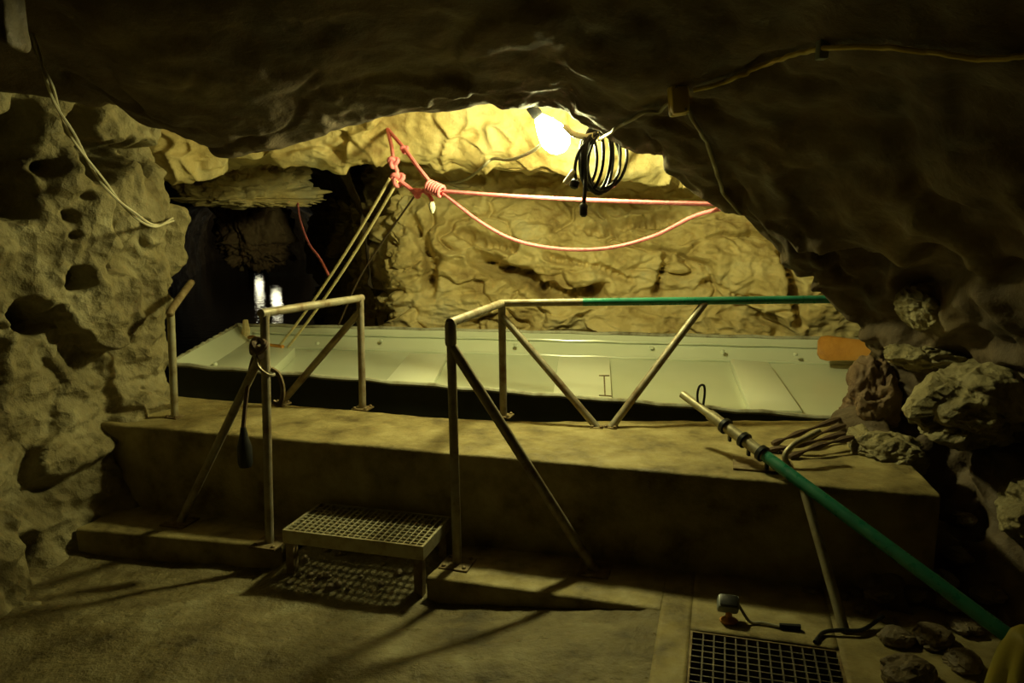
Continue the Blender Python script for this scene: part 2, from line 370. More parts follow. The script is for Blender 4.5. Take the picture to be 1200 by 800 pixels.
# ------------------------------------------------------------------ water
WZ = .04
o = link('water', [(-3.2, 4.95, WZ), (-.1, 4.0, WZ), (4, 4.06, WZ), (4, 28, WZ), (-12, 28, WZ), (-12, 6, WZ)], [(0, 1, 2, 3, 4, 5)], M['water'], None, False)
tag(o, 'dark still water of the flooded mine gallery around the boat', 'water', kind='stuff')

def tree_of(*names):
    V, Fc = [], []
    for nm in names:
        o = bpy.data.objects[nm]; n = len(V); V += [o.matrix_basis @ v.co for v in o.data.vertices]; Fc += [[n + i for i in p.vertices] for p in o.data.polygons]
    return BVHTree.FromPolygons(V, Fc)
T_ROOF = tree_of('ceiling', 'wall_right', 'rock_overhang')
T_LEFT = tree_of('wall_left'); T_BACK = tree_of('rock_overhang', 'wall_back', 'hanging_rock')
def HIT(tree, a, d, into=0.0):
    """where a ray from a along d meets the rock, pushed in a little"""
    d = Vector(tuple(map(float, d))).normalized(); h = tree.ray_cast(Vector(tuple(map(float, a))), d)
    return None if h[0] is None else np.array(h[0] + d * into)
def SEE(tree, px, py, into=0.0):
    return HIT(tree, (0, 0, CAM_H), ray(px, py), into)
def trace(pix, step=7, off=.02):
    out = []
    for a, b in zip(pix, pix[1:]):
        n = max(1, int(math.hypot(b[0] - a[0], b[1] - a[1]) / step))
        out += [ON(a[0] + (b[0] - a[0]) * k / n, a[1] + (b[1] - a[1]) * k / n, off) for k in range(n)]
    return out + [ON(*pix[-1], off)]
# ------------------------------------------------------------------ quay frame of reference
A0 = PZ(130, 497, .46); A1 = PZ(1000, 572, .46)
U = (A1 - A0)[:2]; U = U / np.linalg.norm(U); Vv = np.array([-U[1], U[0]])
ORG = A0[:2]
def Q(u, v, z): p = ORG + U * u + Vv * v; return np.array([p[0], p[1], z])
def toQ(p): d = np.array(p[:2]) - ORG; return float(d @ U), float(d @ Vv)
DZ = .46
def worn(G, amp, seed, fq=7):
    p = G.reshape(-1, 3); n = normals(G).reshape(-1, 3)
    d = amp * (fbm(p * fq, 4, seed) + .6 * fbm(p * 1.3, 2, seed + 9)); return (p + n * d[:, None]).reshape(G.shape)
def slab(name, front, back, zt, zb, mat, nu=260, seed=0, amp=.012, ends=True, r=.015, parent=None):
    """front/back: polylines (x,y) of equal length, left to right; closed slab with worn, rounded edges"""
    Fr = cr_axis(np.array(front, float), nu); Bk = cr_axis(np.array(back, float), nu)
    prof = [(0, zb)] + [(0, zb + (zt - zb - r) * k / 12) for k in range(1, 13)] + [(.3 * r, zt - .3 * r), (r, zt)]
    rows = []
    L_ = np.linalg.norm(Bk - Fr, axis=1, keepdims=True); D = (Bk - Fr) / L_
    for off, z in prof: rows.append(np.hstack([Fr + D * off, np.full((nu, 1), z)]))
    for k in range(1, 40): rows.append(np.hstack([Fr + D * (r + (L_ - 2 * r) * k / 40), np.full((nu, 1), zt)]))
    for off, z in prof[::-1]: rows.append(np.hstack([Bk - D * off, np.full((nu, 1), z)]))
    G = np.array(rows); G = worn(G, amp, seed)
    o = grid_obj(name, G, mat, parent, flip=False)
    if ends:
        me = o.data; n = nu; nr = G.shape[0]
        import bmesh
        bm = bmesh.new(); bm.from_mesh(me); bm.verts.ensure_lookup_table()
        for c in (0, n - 1):
            try: bm.faces.new([bm.verts[r_ * n + c] for r_ in (range(nr) if c == 0 else range(nr - 1, -1, -1))])
            except Exception: pass
        bmesh.ops.recalc_face_normals(bm, faces=bm.faces[:]); bm.to_mesh(me); bm.free()
    return o
xy = lambda p: (p[0], p[1])
fr = [xy(Q(-.45, 0, 0)), xy(Q(.8, 0, 0)), xy(Q(2.0, .01, 0)), xy(Q(3.2, 0, 0)), xy(Q(4.1, 0, 0))]
bk = [xy(Q(-.5, .66, 0)), xy(Q(.8, .64, 0)), xy(Q(2.0, .64, 0)), (.95, 4.16), (2.0, 4.18)]
o = slab('quay', fr, bk, DZ, -.35, M['concrete'], 300, 3, .014)
tag(o, 'raised concrete landing platform in front of the pale boat', 'platform', kind='structure')
# kerb left of the steps, kerb right of the steps
uL, vL = toQ(PZ(330, 640, 0)); u2, v2 = toQ(PZ(500, 676, 0)); u3, v3 = toQ(PZ(774, 714, 0))
k0u, k0v = toQ(PZ(108, 622, 0))
o = slab('kerb', [xy(Q(k0u - .1, k0v, 0)), xy(Q((k0u + uL) / 2, (k0v + vL) / 2, 0)), xy(Q(uL, vL, 0))], [xy(Q(k0u - .1, .02, 0)), xy(Q((k0u + uL) / 2, .02, 0)), xy(Q(uL + .05, .02, 0))], 0, -.3, M['concrete'], 120, 5, .012)
tag(o, 'low concrete kerb under the railing left of the steel step', 'kerb', kind='structure')
o = slab('kerb', [xy(Q(u2, v2, 0)), xy(Q((u3 + u2) / 2, (v3 + v2) / 2 + .005, 0)), xy(Q(u3, v3, 0))], [xy(Q(u2 + .06, .02, 0)), xy(Q((u3 + u2) / 2, .02, 0)), xy(Q(u3, .02, 0))], 0, -.3, M['concrete'], 120, 6, .012)
tag(o, 'low concrete kerb under the railing right of the steel step', 'kerb', kind='structure')
# flush concrete slab on the right with the opening for the drain grating
gu0, gv1 = toQ(PZ(809, 737, 0)); gu1 = toQ(PZ(981, 752, 0))[0]; gv0 = gv1 - .62
ur = u3 + 1.35
mb = MB()
def qbox(mb, ua, ub, va, vb, za, zb):
    return mb.hexa([Q(ua, va, za), Q(ub, va, za), Q(ub, vb, za), Q(ua, vb, za)], [Q(ua, va, zb), Q(ub, va, zb), Q(ub, vb, zb), Q(ua, vb, zb)])
vs = v3 - 2.2
def slab_grid(name, ua, ub, va, vb, z, seed, sk=0):
    nu, nv = max(8, int((ub - ua) / .02)), max(8, int((vb - va) / .02)); rows = []
    uu = np.linspace(ua, ub, nu)
    rows.append([Q(a, va, z - .4) for a in uu])
    for b in np.linspace(va, vb, nv): rows.append([Q(a, b, z) for a in uu])
    rows.append([Q(a, vb, z - .4) for a in uu])
    G = np.array(rows); G[1:-1] = worn(G[1:-1], .008, seed); 
    G = np.concatenate([np.concatenate([G[:, :1] * 1, ], 1), G, G[:, -1:]], 1); G[:, 0, 2] = z - .4; G[:, -1, 2] = z - .4
    return grid_obj(name, G, M['concrete'])
fl = bpy.data.objects.new('floor', None); COL.objects.link(fl); tag(fl, kind='structure')
parts = [slab_grid('concrete_slab', u3, gu0, vs, .02, 0, 12), slab_grid('concrete_slab', gu1, ur + .6, vs, .02, 0, 12), slab_grid('concrete_slab', gu0, gu1, gv1, .02, 0, 12), slab_grid('concrete_slab', gu0, gu1, vs, gv0, 0, 12)]
# sunken worn floor on the left
nx, ny = 330, 300
X, Yg = np.meshgrid(np.linspace(-3.2, 2.4, nx), np.linspace(-3, 4.2, ny) ** 1.0)
p = np.stack([X, Yg, np.zeros_like(X)], -1).reshape(-1, 3)
uq = (p[:, :2] - ORG) @ U; vq = (p[:, :2] - ORG) @ Vv
z = -.125 + .118 * np.clip((uq - u2 - .1) / (u3 - u2 - .15), 0, 1) + .05 * (1 - .8 * np.clip((uq - u2) / (u3 - u2), 0, 1)) * fbm(p * 1.4, 3, 4) + .018 * fbm(p * 6, 4, 14) + .008 * fbm(p * 18, 3, 24)
z += .085 * np.clip((v2 - .12 - vq) / .5, 0, 1) * np.clip((uq - .3) / 1.0, .3, 1)      # the floor rises away from the kerb
gap = np.clip((uq - uL + .05) / .12, 0, 1) * np.clip((u2 - uq + .05) / .12, 0, 1) * np.clip((vq - v2 + .25) / .4, 0, 1)
z = z * (1 - gap) + gap * (-.035 + .02 * fbm(p * 9, 3, 44))
z = np.where(uq > u3 + .03, -.45, z); z = np.where(vq > .05, -.3, z)
z = np.minimum(z, -.004)
o = grid_obj('mud', np.stack([p[:, 0], p[:, 1], z], -1).reshape(ny, nx, 3), M['floor']); parts.append(o)
for o in parts: o.parent = fl

# ================================================================== LAMP over the boat
LP = PY(645, 155, 4.32)
t = thing('work_lamp', LP, 'glaring bulb hung under the rock lip above the boat', 'lamp')
ax = np.array([.5, .1, -.62]); ax /= np.linalg.norm(ax)
def lathe(mb, base, axis, prof, seg=20):
    a = Vector(axis).normalized(); e = a.orthogonal().normalized(); b = a.cross(e); base = Vector(map(float, base)); V = []
    for r, h in prof:
        for k in range(seg):
            g = 2 * math.pi * k / seg; V.append(base + a * h + (e * math.cos(g) + b * math.sin(g)) * r)
    n = len(prof); Fc = [(i * seg + k, i * seg + (k + 1) % seg, (i + 1) * seg + (k + 1) % seg, (i + 1) * seg + k) for i in range(n - 1) for k in range(seg)]
    Fc += [tuple(range(seg - 1, -1, -1)), tuple((n - 1) * seg + k for k in range(seg))]
    return mb.add(V, Fc)
st = LP - ax * .11
lathe(MB(), st, ax, [(.02, 0), (.034, .02), (.055, .06), (.074, .11), (.08, .15), (.07, .195), (.045, .225), (.01, .238)]).build('bulb', M['bulb'], t)
lathe(MB(), st - ax * .07, ax, [(.016, 0), (.03, .005), (.032, .06), (.026, .075)]).build('socket', M['black'], t)
MB().tube(smooth_path([st - ax * .06, st - ax * .12 + (0, .02, .02), st - ax * .14 + (-.02, .02, .08)] + [HIT(T_ROOF, st - ax * .14 + (-.02, .02, .08), (0, 0, 1), .02)]), .008, 8).build('flex', M['black'], t)
# far lamps deeper in the tunnel, seen as glints on the water
for k, (px, py, yy) in enumerate([(301, 281, 24.0), (321, 290, 20.0)]):
    q = PY(px, py, yy)
    tt = thing('tunnel_lamp', q, 'round bulb hung low behind the dim rock in the flooded tunnel', 'lamp', 'lamps deep in the flooded tunnel')
    lathe(MB(), q - np.array([0, 0, .06]), (0, 0, 1), [(.02, -.07), (.08, -.05), (.12, .0), (.13, .06), (.12, .12), (.08, .17), (.02, .19)]).build('bulb', M['farbulb'], tt)
    lathe(MB(), q + np.array([0, 0, .12]), (0, 0, 1), [(.05, 0), (.05, .08)]).build('socket', M['black'], tt)
    MB().tube([q + np.array([0, 0, .1]), q + np.array([0, .1, 1.3])], .008, 6).build('flex', M['black'], tt)

# ================================================================== BOAT
NL = PY(197, 426, 5.0); FL_ = PY(279, 380, 6.62); NR = PY(950, 487, 4.42); FR = PY(962, 396, 6.12)
# carry the right end on behind the rock
NR = NL + (NR - NL) * 1.12; FR = FL_ + (FR - FL_) * 1.11
def B(s, t, dz=0): return (NL * (1 - t) + FL_ * t) * (1 - s) + (NR * (1 - t) + FR * t) * s + np.array([0, 0, dz])
BL = float(np.linalg.norm(NR - NL)); BW_ = float(np.linalg.norm(FR - NR))
boat = thing('punt', B(.5, .5, -.5), 'long pale grey-green flat-bottomed boat moored at the concrete platform', 'boat')
DEP = .17; ws, wt = .055, .085
ss = sorted(set([0, .004, ws, 1 - ws, .996, 1] + list(np.linspace(0, 1, 90)))); ts = sorted(set([0, .012, wt, 1 - wt, .988, 1] + list(np.linspace(0, 1, 30))))
def dzf(s, t):
    d = min(min(s, 1 - s) / ws, min(t, 1 - t) / wt)
    e = min(min(s, 1 - s) * BL, min(t, 1 - t) * BW_)
    return 0 if e < .02 else -DEP * min(1, d)
G = np.array([[B(s, t, dzf(s, t) + .004 * math.sin(9 * s + 5 * t)) for s in ss] for t in ts])
o = grid_obj('tray', G, M['boat'], boat); mm = o.modifiers.new('es', 'EDGE_SPLIT'); mm.split_angle = math.radians(25)
mb = MB()
rim = [(0, 0), (1, 0), (1, 1), (0, 1)]
for a, b in zip(rim, rim[1:] + rim[:1]):
    n = 24; i0 = [(.03 + .94 * c[0] if False else c[0], c[1]) for c in (a, b)]
    top = [B(a[0] + (b[0] - a[0]) * k / n, a[1] + (b[1] - a[1]) * k / n, -.012) for k in range(n + 1)]
    sh = lambda v, m_: .5 + (v - .5) * m_
    bot = [B(sh(a[0] + (b[0] - a[0]) * k / n, .93), sh(a[1] + (b[1] - a[1]) * k / n, .9), -.66) for k in range(n + 1)]
    mb.add(top + bot, [(k, k + n + 1, k + n + 2, k + 1) for k in range(n)])
mb.add([B(sh(a, .93), sh(b, .9), -.66) for a, b in rim], [(3, 2, 1, 0)])
mb.build('hull', M['boat_out'], boat)
pts = []
for a, b in zip(rim, rim[1:] + rim[:1]): pts += [B(a[0] + (b[0] - a[0]) * k / 30, a[1] + (b[1] - a[1]) * k / 30, -.004 + .006 * math.sin(k * 2.3)) for k in range(30)]
pts.append(pts[0]); MB().tube(pts, .016, 8, False).build('gunwale', M['boat_edge'], boat)
# rolled ridges along the far side
for t_, dz_, r_ in ((.962, -.055, .012), (.917, -.165, .014)):
    MB().tube([B(.03 + .94 * k / 40, t_, dz_ + .003 * math.sin(k * 1.7)) for k in range(41)], r_, 8).build('ridge', M['boat'], boat)
# plates: solve boat coordinates from pixels on the boat's inner deck
def onboat(px, py, dz):
    s, t = .5, .5
    for _ in range(30):
        def pr(s, t):
            q = B(s, t, dz) - np.array([0, 0, CAM_H]); x, y, z = q; d = y * _c - z * _s; return np.array([600 + F_PX * x / d, 400 - F_PX * (y * _s + z * _c) / d])
        e = np.array([px, py]) - pr(s, t); h = 1e-4
        J = np.stack([(pr(s + h, t) - pr(s, t)) / h, (pr(s, t + h) - pr(s, t)) / h], 1); ds = np.linalg.solve(J, e); s += ds[0]; t += ds[1]
    return s, t
def plate(name, corners, dz0, th, mat, bev=.004):
    c = [onboat(px, py, dz0 + th) for px, py in corners]
    return MB().hexa([B(s, t, dz0) for s, t in c], [B(s, t, dz0 + th) for s, t in c]).build(name, mat, boat, True, bev)
FLR = -DEP + .002
plate('bow_deck', [(236, 433), (318, 434), (346, 407), (290, 399)], FLR, .075, M['boat'])
plate('thwart', [(438, 462), (500, 464), (524, 415), (480, 414)], FLR, .045, M['lid'])
plate('thwart', [(880, 480), (940, 481), (900, 424), (856, 421)], FLR, .055, M['lid'])
h = plate('hatch', [(648, 462), (717, 466), (714, 418), (655, 418)], FLR, .06, M['lid'])
for a, b in (((702, 440), (714, 440)), ((702, 463), (717, 464)), ((708, 440), (709, 463))):
    qa, qb = onboat(*a, FLR + .063), onboat(*b, FLR + .063)
    MB().tube([B(*qa, FLR + .063), B(*qb, FLR + .063)], .005, 6).build('hinge', M['rust'], h)
for px, py in ((372, 400), (447, 397), (604, 402), (764, 405), (847, 409), (932, 413), (252, 424)):
    q = onboat(px, py, -.07)
    lathe(MB(), B(q[0], q[1], -.09), (0, -.4, .9), [(.018, 0), (.017, .012), (.01, .02)], 10).build('bolt', M['boat'], boat)
# mooring post of wood on the bow, cleat
q = PY(281, 397, 6.3)
MB().tube([B(.02, .9, -.1), B(.022, .9, -.02), B(.02, .92, .06)], [.03, .035, .022], 8).build('mooring_stub', M['yrope'], boat)
MB().tube(smooth_path([B(.03, .86, -.07), B(.045, .8, -.05), B(.07, .74, -.085), B(.1, .7, -.085)]), .016, 8).build('cleat', M['wood'], boat)

# wooden paddle lying on the far gunwale
pc = [PY(958, 407, 5.86), PY(1038, 412, 5.72)]
PADEND = B(1, .86, .03) + (B(1, .86, 0) - pc[1]) * .12
pd = thing('paddle', pc[0], 'orange varnished wooden paddle blade lying on the boat gunwale beside the rock', 'paddle')
dx = pc[1] - pc[0]; L_ = np.linalg.norm(dx); dx /= L_; up = np.array([0, .5, .87]); up -= dx * (up @ dx); up /= np.linalg.norm(up); nn = np.cross(dx, up)
mb = MB(); V = []; secs = [(0, .06), (.02, .095), (.07, .108), (.2, .095), (L_ * .75, .085), (L_ * .93, .06), (L_, .024)]
for a, hh in secs:
    for k in range(12):
        g = 2 * math.pi * k / 12; V.append(pc[0] + dx * a + up * hh * math.cos(g) * (1 if abs(math.cos(g)) < .9 else .97) + nn * .028 * math.sin(g))
n = len(secs); mb.add(V, [(i * 12 + k, i * 12 + (k + 1) % 12, (i + 1) * 12 + (k + 1) % 12, (i + 1) * 12 + k) for i in range(n - 1) for k in range(12)] + [tuple(range(11, -1, -1)), tuple((n - 1) * 12 + k for k in range(12))])
mb.build('blade', M['wood'], pd)
MB().tube([pc[1] - dx * .05, pc[1] + dx * .1 + (0, 0, .01), PADEND], .018, 10).build('shaft', M['wood'], pd)

# ================================================================== RAILINGS
PR = .021
def base_plate(par, p, s=.07, mat='rust', nb=4):
    p = np.array(p, float); o = MB().box(p + (0, 0, .004), (*(U * s), 0), (*(Vv * s), 0), (0, 0, .005)).build('base_plate', M[mat], par, True, .002)
    for a, b in ((-1, -1), (1, -1), (1, 1), (-1, 1))[:nb]:
        c = p + np.array([*(U * a * s * .7 + Vv * b * s * .7), .006]); lathe(MB(), c, (0, 0, 1), [(.01, 0), (.01, .01), (.005, .014)], 6).build('bolt', M['rust'], o)
def pipe(par, name, pts, mat='steel', r=PR): return MB().tube(pts, r, 14).build(name, M[mat], par)
RZ = 1.125
# left railing
a = PZ(316, 637, 0); at = np.array([*PY(310, 370, a[1] + .0)[:2], RZ]); b = PZ(425, 479, DZ); bt = np.array([*PY(422, 349, b[1])[:2], RZ - .02])
bt[2] = PY(422, 350, bt[1])[2]; at[2] = PY(310, 369, at[1])[2]
t = thing('handrail', a, 'bare steel pipe handrail with braces left of the steel step, cord tied to it', 'railing')
pipe(t, 'post', [a, at]); pipe(t, 'post', [b, bt])
d = (bt - at) / np.linalg.norm(bt - at)
pipe(t, 'rail', smooth_path([at - (0, 0, .02), at + d * .012 + (0, 0, .006), at + d * .04 + (0, 0, .01), bt - d * .05 + (0, 0, .004), bt - d * .015, bt - (0, 0, .04)], 6))
f0 = PZ(211, 612, 0); s0 = at + (a - at) * .13
pipe(t, 'brace', [f0, s0])
f1 = PZ(328, 474, DZ); pipe(t, 'brace', [f1, bt - (0, 0, .07)])
for q in (a, f0): base_plate(t, q)
for q in (b, f1): base_plate(t, q, .05)
# right railing
a = PZ(536, 661, 0); at = PY(528, 378, a[1]); b = PZ(590, 488, DZ); bt = PY(588, 355, b[1])
t = thing('handrail', a, 'steel pipe handrail with long green top rail right of the steel step', 'railing')
pipe(t, 'post', [a, at]); pipe(t, 'post', [b, bt])
d = (bt - at) / np.linalg.norm(bt - at); pipe(t, 'rail', [at - d * .01, bt + d * .01])
lathe(MB(), at - (0, 0, .1), (0, 0, 1), [(PR * 1.15, 0), (PR * 1.25, .01), (PR * 1.25, .09), (PR, .105)], 14).build('collar', M['steel'], t)
e = PY(1030, 350, 4.16); m_ = bt + (e - bt) * .22
pipe(t, 'rail', [bt, m_]); pipe(t, 'rail', [m_ - (e - bt) * .002, e], 'green', PR * 1.06)
f0 = PZ(697, 669, 0); pipe(t, 'brace', [f0, at + (a - at) * .09], r=PR * 1.1)
f1 = PZ(700, 501, DZ); pipe(t, 'brace', [f1, bt - (0, 0, .07)])
f2 = PZ(716, 501, DZ); g = bt + (e - bt) * ((PY(818, 356, 4.35)[0] - bt[0]) / (e[0] - bt[0])); pipe(t, 'brace', [f2, g - (0, 0, .01)])
for q in (a, f0): base_plate(t, q)
for q in (b,): base_plate(t, q, .05)
for q in (f1, f2): base_plate(t, q, .035, nb=2)
# lone post at the left wall
a = PZ(205, 489, DZ); at = PY(200, 366, a[1]); e = PY(224, 331, a[1] + .45)
t = thing('pipe_post', a, 'rusty bent pipe post with short elbow beside the left rock wall', 'post')
pipe(t, 'post', [a, at + (0, 0, .01)], 'zinc'); dd = (e - at); pipe(t, 'elbow', smooth_path([at - (0, 0, .01), at + dd * .04 + (0, 0, .008), e], 5), 'rust')
base_plate(t, a, .04, nb=2)

# cord, hook and tassel brush hanging from the left railing
h0 = PY(300, 414, 3.62)
t = thing('hanging_brush', h0 - np.array([0, 0, .5]), 'dark brush hanging on a brown cord from the left railing', 'brush')
MB().tube(smooth_path([PY(303, 405, 3.6), PY(294, 430, 3.6), PY(288, 470, 3.6), PY(285, 500, 3.6)]), .011, 8).build('cord', M['cord'], t)
lathe(MB(), PY(285, 500, 3.6), (0, 0, -1), [(.012, 0), (.022, .05), (.036, .1), (.036, .18), (.03, .2)], 12).build('bristles', M['black'], t)
t = thing('mooring_ring', PY(312, 425, 3.56), 'rusty iron ring and hook looped around the left railing post', 'ring')
MB().tube(smooth_path([PY(298, 416, 3.5), PY(303, 430, 3.5), PY(314, 439, 3.5), PY(321, 438, 3.53), PY(314, 428, 3.62), PY(303, 418, 3.6), PY(298, 416, 3.5)]), .008, 8).build('loop', M['steel'], t)
MB().tube(smooth_path([PY(318, 432, 3.54), PY(326, 438, 3.54), PY(331, 452, 3.54), PY(331, 466, 3.54), PY(326, 474, 3.54), PY(320, 470, 3.54)]), .012, 8).build('hook', M['rust'], t)
boul = MB().tube(smooth_path([PY(305, 398, 3.58), PY(296, 404, 3.5), PY(303, 412, 3.49), PY(311, 403, 3.5), PY(299, 398, 3.62), PY(296, 412, 3.6), PY(306, 417, 3.5)]), .016, 8).build('knot', M['cord'], t)

# ================================================================== STEEL STEP
s0, s1, s2, s3 = [toQ(PZ(px, py, .145)) for px, py in ((336, 622), (498, 642), (526, 606), (372, 588))]
SU0, SU1 = (s0[0] + s3[0]) / 2, (s1[0] + s2[0]) / 2; SV0, SV1 = (s0[1] + s1[1]) / 2, min(-.02, (s2[1] + s3[1]) / 2)
ZT = .145
t = thing('steel_step', Q((SU0 + SU1) / 2, (SV0 + SV1) / 2, -.08), 'open steel grating step standing against the concrete platform', 'step')
for (ua, ub, va, vb) in ((SU0, SU1, SV0, SV0 + .012), (SU0, SU1, SV1 - .012, SV1), (SU0, SU0 + .012, SV0 + .012, SV1 - .012), (SU1 - .012, SU1, SV0 + .012, SV1 - .012)):
    qbox(MB(), ua, ub, va, vb, ZT - .06, ZT + .004).build('frame', M['zinc'], t, False)
for ua, va in ((SU0 + .01, SV0 + .005), (SU1 - .05, SV0 + .005), (SU0 + .01, SV1 - .045), (SU1 - .05, SV1 - .045)):
    qbox(MB(), ua, ua + .04, va, va + .04, -.13, ZT - .058).build('leg', M['rust'], t, False)
def grate(t, ua, ub, va, vb, zt, nu, nv, th, hgt, mat):
    first = None
    for k in range(1, nu):
        u = ua + (ub - ua) * k / nu
        if first is None: first = qbox(MB(), u - th / 2, u + th / 2, va, vb, zt - hgt, zt).build('bar', mat, t, False)
        else:
            o = first.copy(); COL.objects.link(o); d = Q(u, 0, 0) - Q(ua + (ub - ua) / nu, 0, 0); o.location = tuple(np.array(first.location) + d)
    first = None
    for k in range(1, nv):
        v = va + (vb - va) * k / nv
        if first is None: first = qbox(MB(), ua, ub, v - th / 2, v + th / 2, zt - hgt * .8, zt - .002).build('cross_bar', mat, t, False)
        else:
            o = first.copy(); COL.objects.link(o); d = Q(0, v, 0) - Q(0, va + (vb - va) / nv, 0); o.location = tuple(np.array(first.location) + d)
grate(t, SU0 + .012, SU1 - .012, SV0 + .012, SV1 - .012, ZT, 22, 10, .006, .025, M['zinc'])
T_MUD = tree_of('mud')
# gravel below the step
for k in range(22):
    u = random.uniform(SU0 + .03, SU1 - .02); v = random.uniform(SV0 - .06, SV1 - .1); r = random.uniform(.012, .026)
    o = boulder('pebble', HIT(T_MUD, Q(u, v, .5), (0, 0, -1)) + (0, 0, r * .3), (r, r * .9, r * .7), M['stone'], 100 + k, 2, rot=random.random() * 6)
    tag(o, 'pale pebble lying in the dirt under the steel step', 'pebble', 'gravel under the steel step')

# ================================================================== DRAIN GRATING
t = thing('drain_grating', Q((gu0 + gu1) / 2, (gv0 + gv1) / 2, -.03), 'square-mesh steel drain grating set in the concrete floor', 'grating')
for (ua, ub, va, vb) in ((gu0, gu1, gv0, gv0 + .01), (gu0, gu1, gv1 - .01, gv1), (gu0, gu0 + .01, gv0 + .01, gv1 - .01), (gu1 - .01, gu1, gv0 + .01, gv1 - .01)):
    qbox(MB(), ua, ub, va, vb, -.04, -.004).build('frame', M['rust'], t, False)
grate(t, gu0 + .01, gu1 - .01, gv0 + .01, gv1 - .01, -.006, 13, 15, .006, .03, M['grate'])

# ================================================================== GREEN PIPE on the right
p0, p1 = PY(800, 462, 3.75), PY(893, 531, 3.3); dd = (p1 - p0) / np.linalg.norm(p1 - p0)
def along(px):
    lo, hi = 0, 4
    for _ in range(50):
        m = (lo + hi) / 2; q = p0 + dd * m; d = q[1] * _c - (q[2] - CAM_H) * _s
        if 600 + F_PX * q[0] / d < px: lo = m
        else: hi = m
    return p0 + dd * lo
t = thing('green_pipe', along(945), 'green painted pipe sloping from the platform down to the yellow cloth', 'pipe')
pipe(t, 'pipe_end', [p0, along(838)], 'zinc', .02); pipe(t, 'sleeve', [along(832), along(897)], 'zinc', .027)
pipe(t, 'tube', [along(894), along(1190)], 'green', .027)
for px in (850, 872, 893):
    c = along(px); lathe(MB(), c - dd * .012, dd, [(.028, 0), (.038, .002), (.038, .022), (.028, .024)], 16).build('clamp', M['black'], t)
    MB().box(c + np.array([.02, -.01, -.04]), (.006, 0, 0), (0, .012, 0), (0, 0, .03)).build('clamp_tab', M['black'], t)
c = along(818); MB().tube(smooth_path([c, c + (-.005, 0, .06), c + (.005, 0, .1), c + (.025, 0, .1), c + (.03, 0, .06), c + (.025, 0, .0)]), .006, 8).build('hook', M['black'], t)
pipe(t, 'leg', [along(943) - (0, 0, .02), PZ(990, 740, 0)], 'zinc', .02)
pc_ = PZ(890, 548, DZ)
MB().box(pc_ + (0.02, 0.02, .006), (*(U * .13), 0), (*(Vv * .09), 0), (0, 0, .005)).build('base_plate', M['rust'], t, True, .002)
pipe(t, 'bracket', smooth_path([PZ(925, 548, DZ), PY(920, 534, 3.36), PY(930, 521, 3.38), PY(945, 513, 3.42), PY(960, 505, 3.46)]), 'zinc', .014)
# yellow cloth draped over the lower end
c = along(1192); t0 = c + np.array([.03, -.03, .045])
mb = MB(); V = []; seg = 40; rows_ = 14
for i in range(rows_):
    k = i / (rows_ - 1)
    for j in range(seg):
        g = 2 * math.pi * j / seg; r = (.035 + .085 * math.sqrt(k)) * (1 + .16 * k * math.sin(5 * g + 1) + .08 * k * math.sin(9 * g))
        V.append((t0[0] + .9 * r * math.cos(g), t0[1] + r * math.sin(g), t0[2] + .01 - (t0[2] - .0) * (k ** 1.5) * .98))
mb.add(V, [(i * seg + j, i * seg + (j + 1) % seg, (i + 1) * seg + (j + 1) % seg, (i + 1) * seg + j) for i in range(rows_ - 1) for j in range(seg)] + [tuple(range(seg - 1, -1, -1))])
o = mb.build('cloth', M['ycloth']); tag(o, 'yellow oilcloth draped over the low end of the green pipe', 'cloth')

# ================================================================== small floodlight on the slab
c = PZ(854, 728, 0)
t = thing('floodlight', c, 'small dark floodlight on an orange foot beside the drain grating', 'floodlight')
ez = np.array([0, -.45, .89]); ex = np.array([*U, 0]); ey = np.cross(ez, ex); hc = c + np.array([0, .02, .065])
MB().box(hc, ex * .042, ey * .034, ez * .022).build('housing', M['greyplastic'], t, True, .012)
MB().box(hc + ez * .022, ex * .034, ey * .026, ez * .004).build('glass', M['black'], t, True, .004)
lathe(MB(), c + np.array([0, .0, 0]), (0, .1, 1), [(.035, 0), (.036, .008), (.014, .02), (.012, .05)], 14).build('foot', M['orange'], t)
MB().tube(smooth_path([hc + ex * .04, c + ex * .08 + (0, 0, .012), c + ex * .13 + (0, .01, .008), c + ex * .2 + (0, .0, .006)]), .006, 8).build('lead', M['cable'], t)
MB().tube([c + ex * .19 + (0, 0, .012), c + ex * .27 + (0, .005, .012)], [.01, .014], 8).build('plug', M['black'], t)

# ================================================================== ROPES
K1, K2, K3 = PY(461, 190, 5.1), PY(466, 210, 5.1), PY(510, 221, 4.95)
AN = SEE(T_BACK, 454, 151, .01)
def knot(center, r, th, mat, par, n=3):
    c = np.array(center, float); pts = []
    for k in range(49):
        a = 2 * math.pi * k / 48; pts.append(c + r * np.array([math.sin(a) + 2 * math.sin(2 * a), .9 * -math.sin(3 * a), math.cos(a) - 2 * math.cos(2 * a)]) / 3)
    return MB().tube(pts, th, 8).build('knot', mat, par)
def sag(a, b, s, n=14): return [a + (b - a) * k / n - np.array([0, 0, s * 4 * (k / n) * (1 - k / n)]) for k in range(n + 1)]
t = thing('pink_rope', AN, 'knotted pink rope slung from the rock roof across to the right wall', 'rope')
RR = .013
MB().tube([AN, PY(459, 172, (AN[1] + 5.1) / 2), K1], RR, 8).build('strand', M['pink'], t)
MB().tube([AN, PY(474, 174, 5.3), PY(490, 196, 5.05), K3], RR, 8).build('strand', M['pink'], t)
MB().tube([K2, PY(482, 222, 5.05), PY(490, 226, 5.03), PY(500, 222, 5.0), K3], RR * 1.1, 8).build('strand', M['pink'], t)
MB().tube([K1, (K1 + K2) / 2 + (.01, 0, 0), K2], RR, 8).build('strand', M['pink'], t)
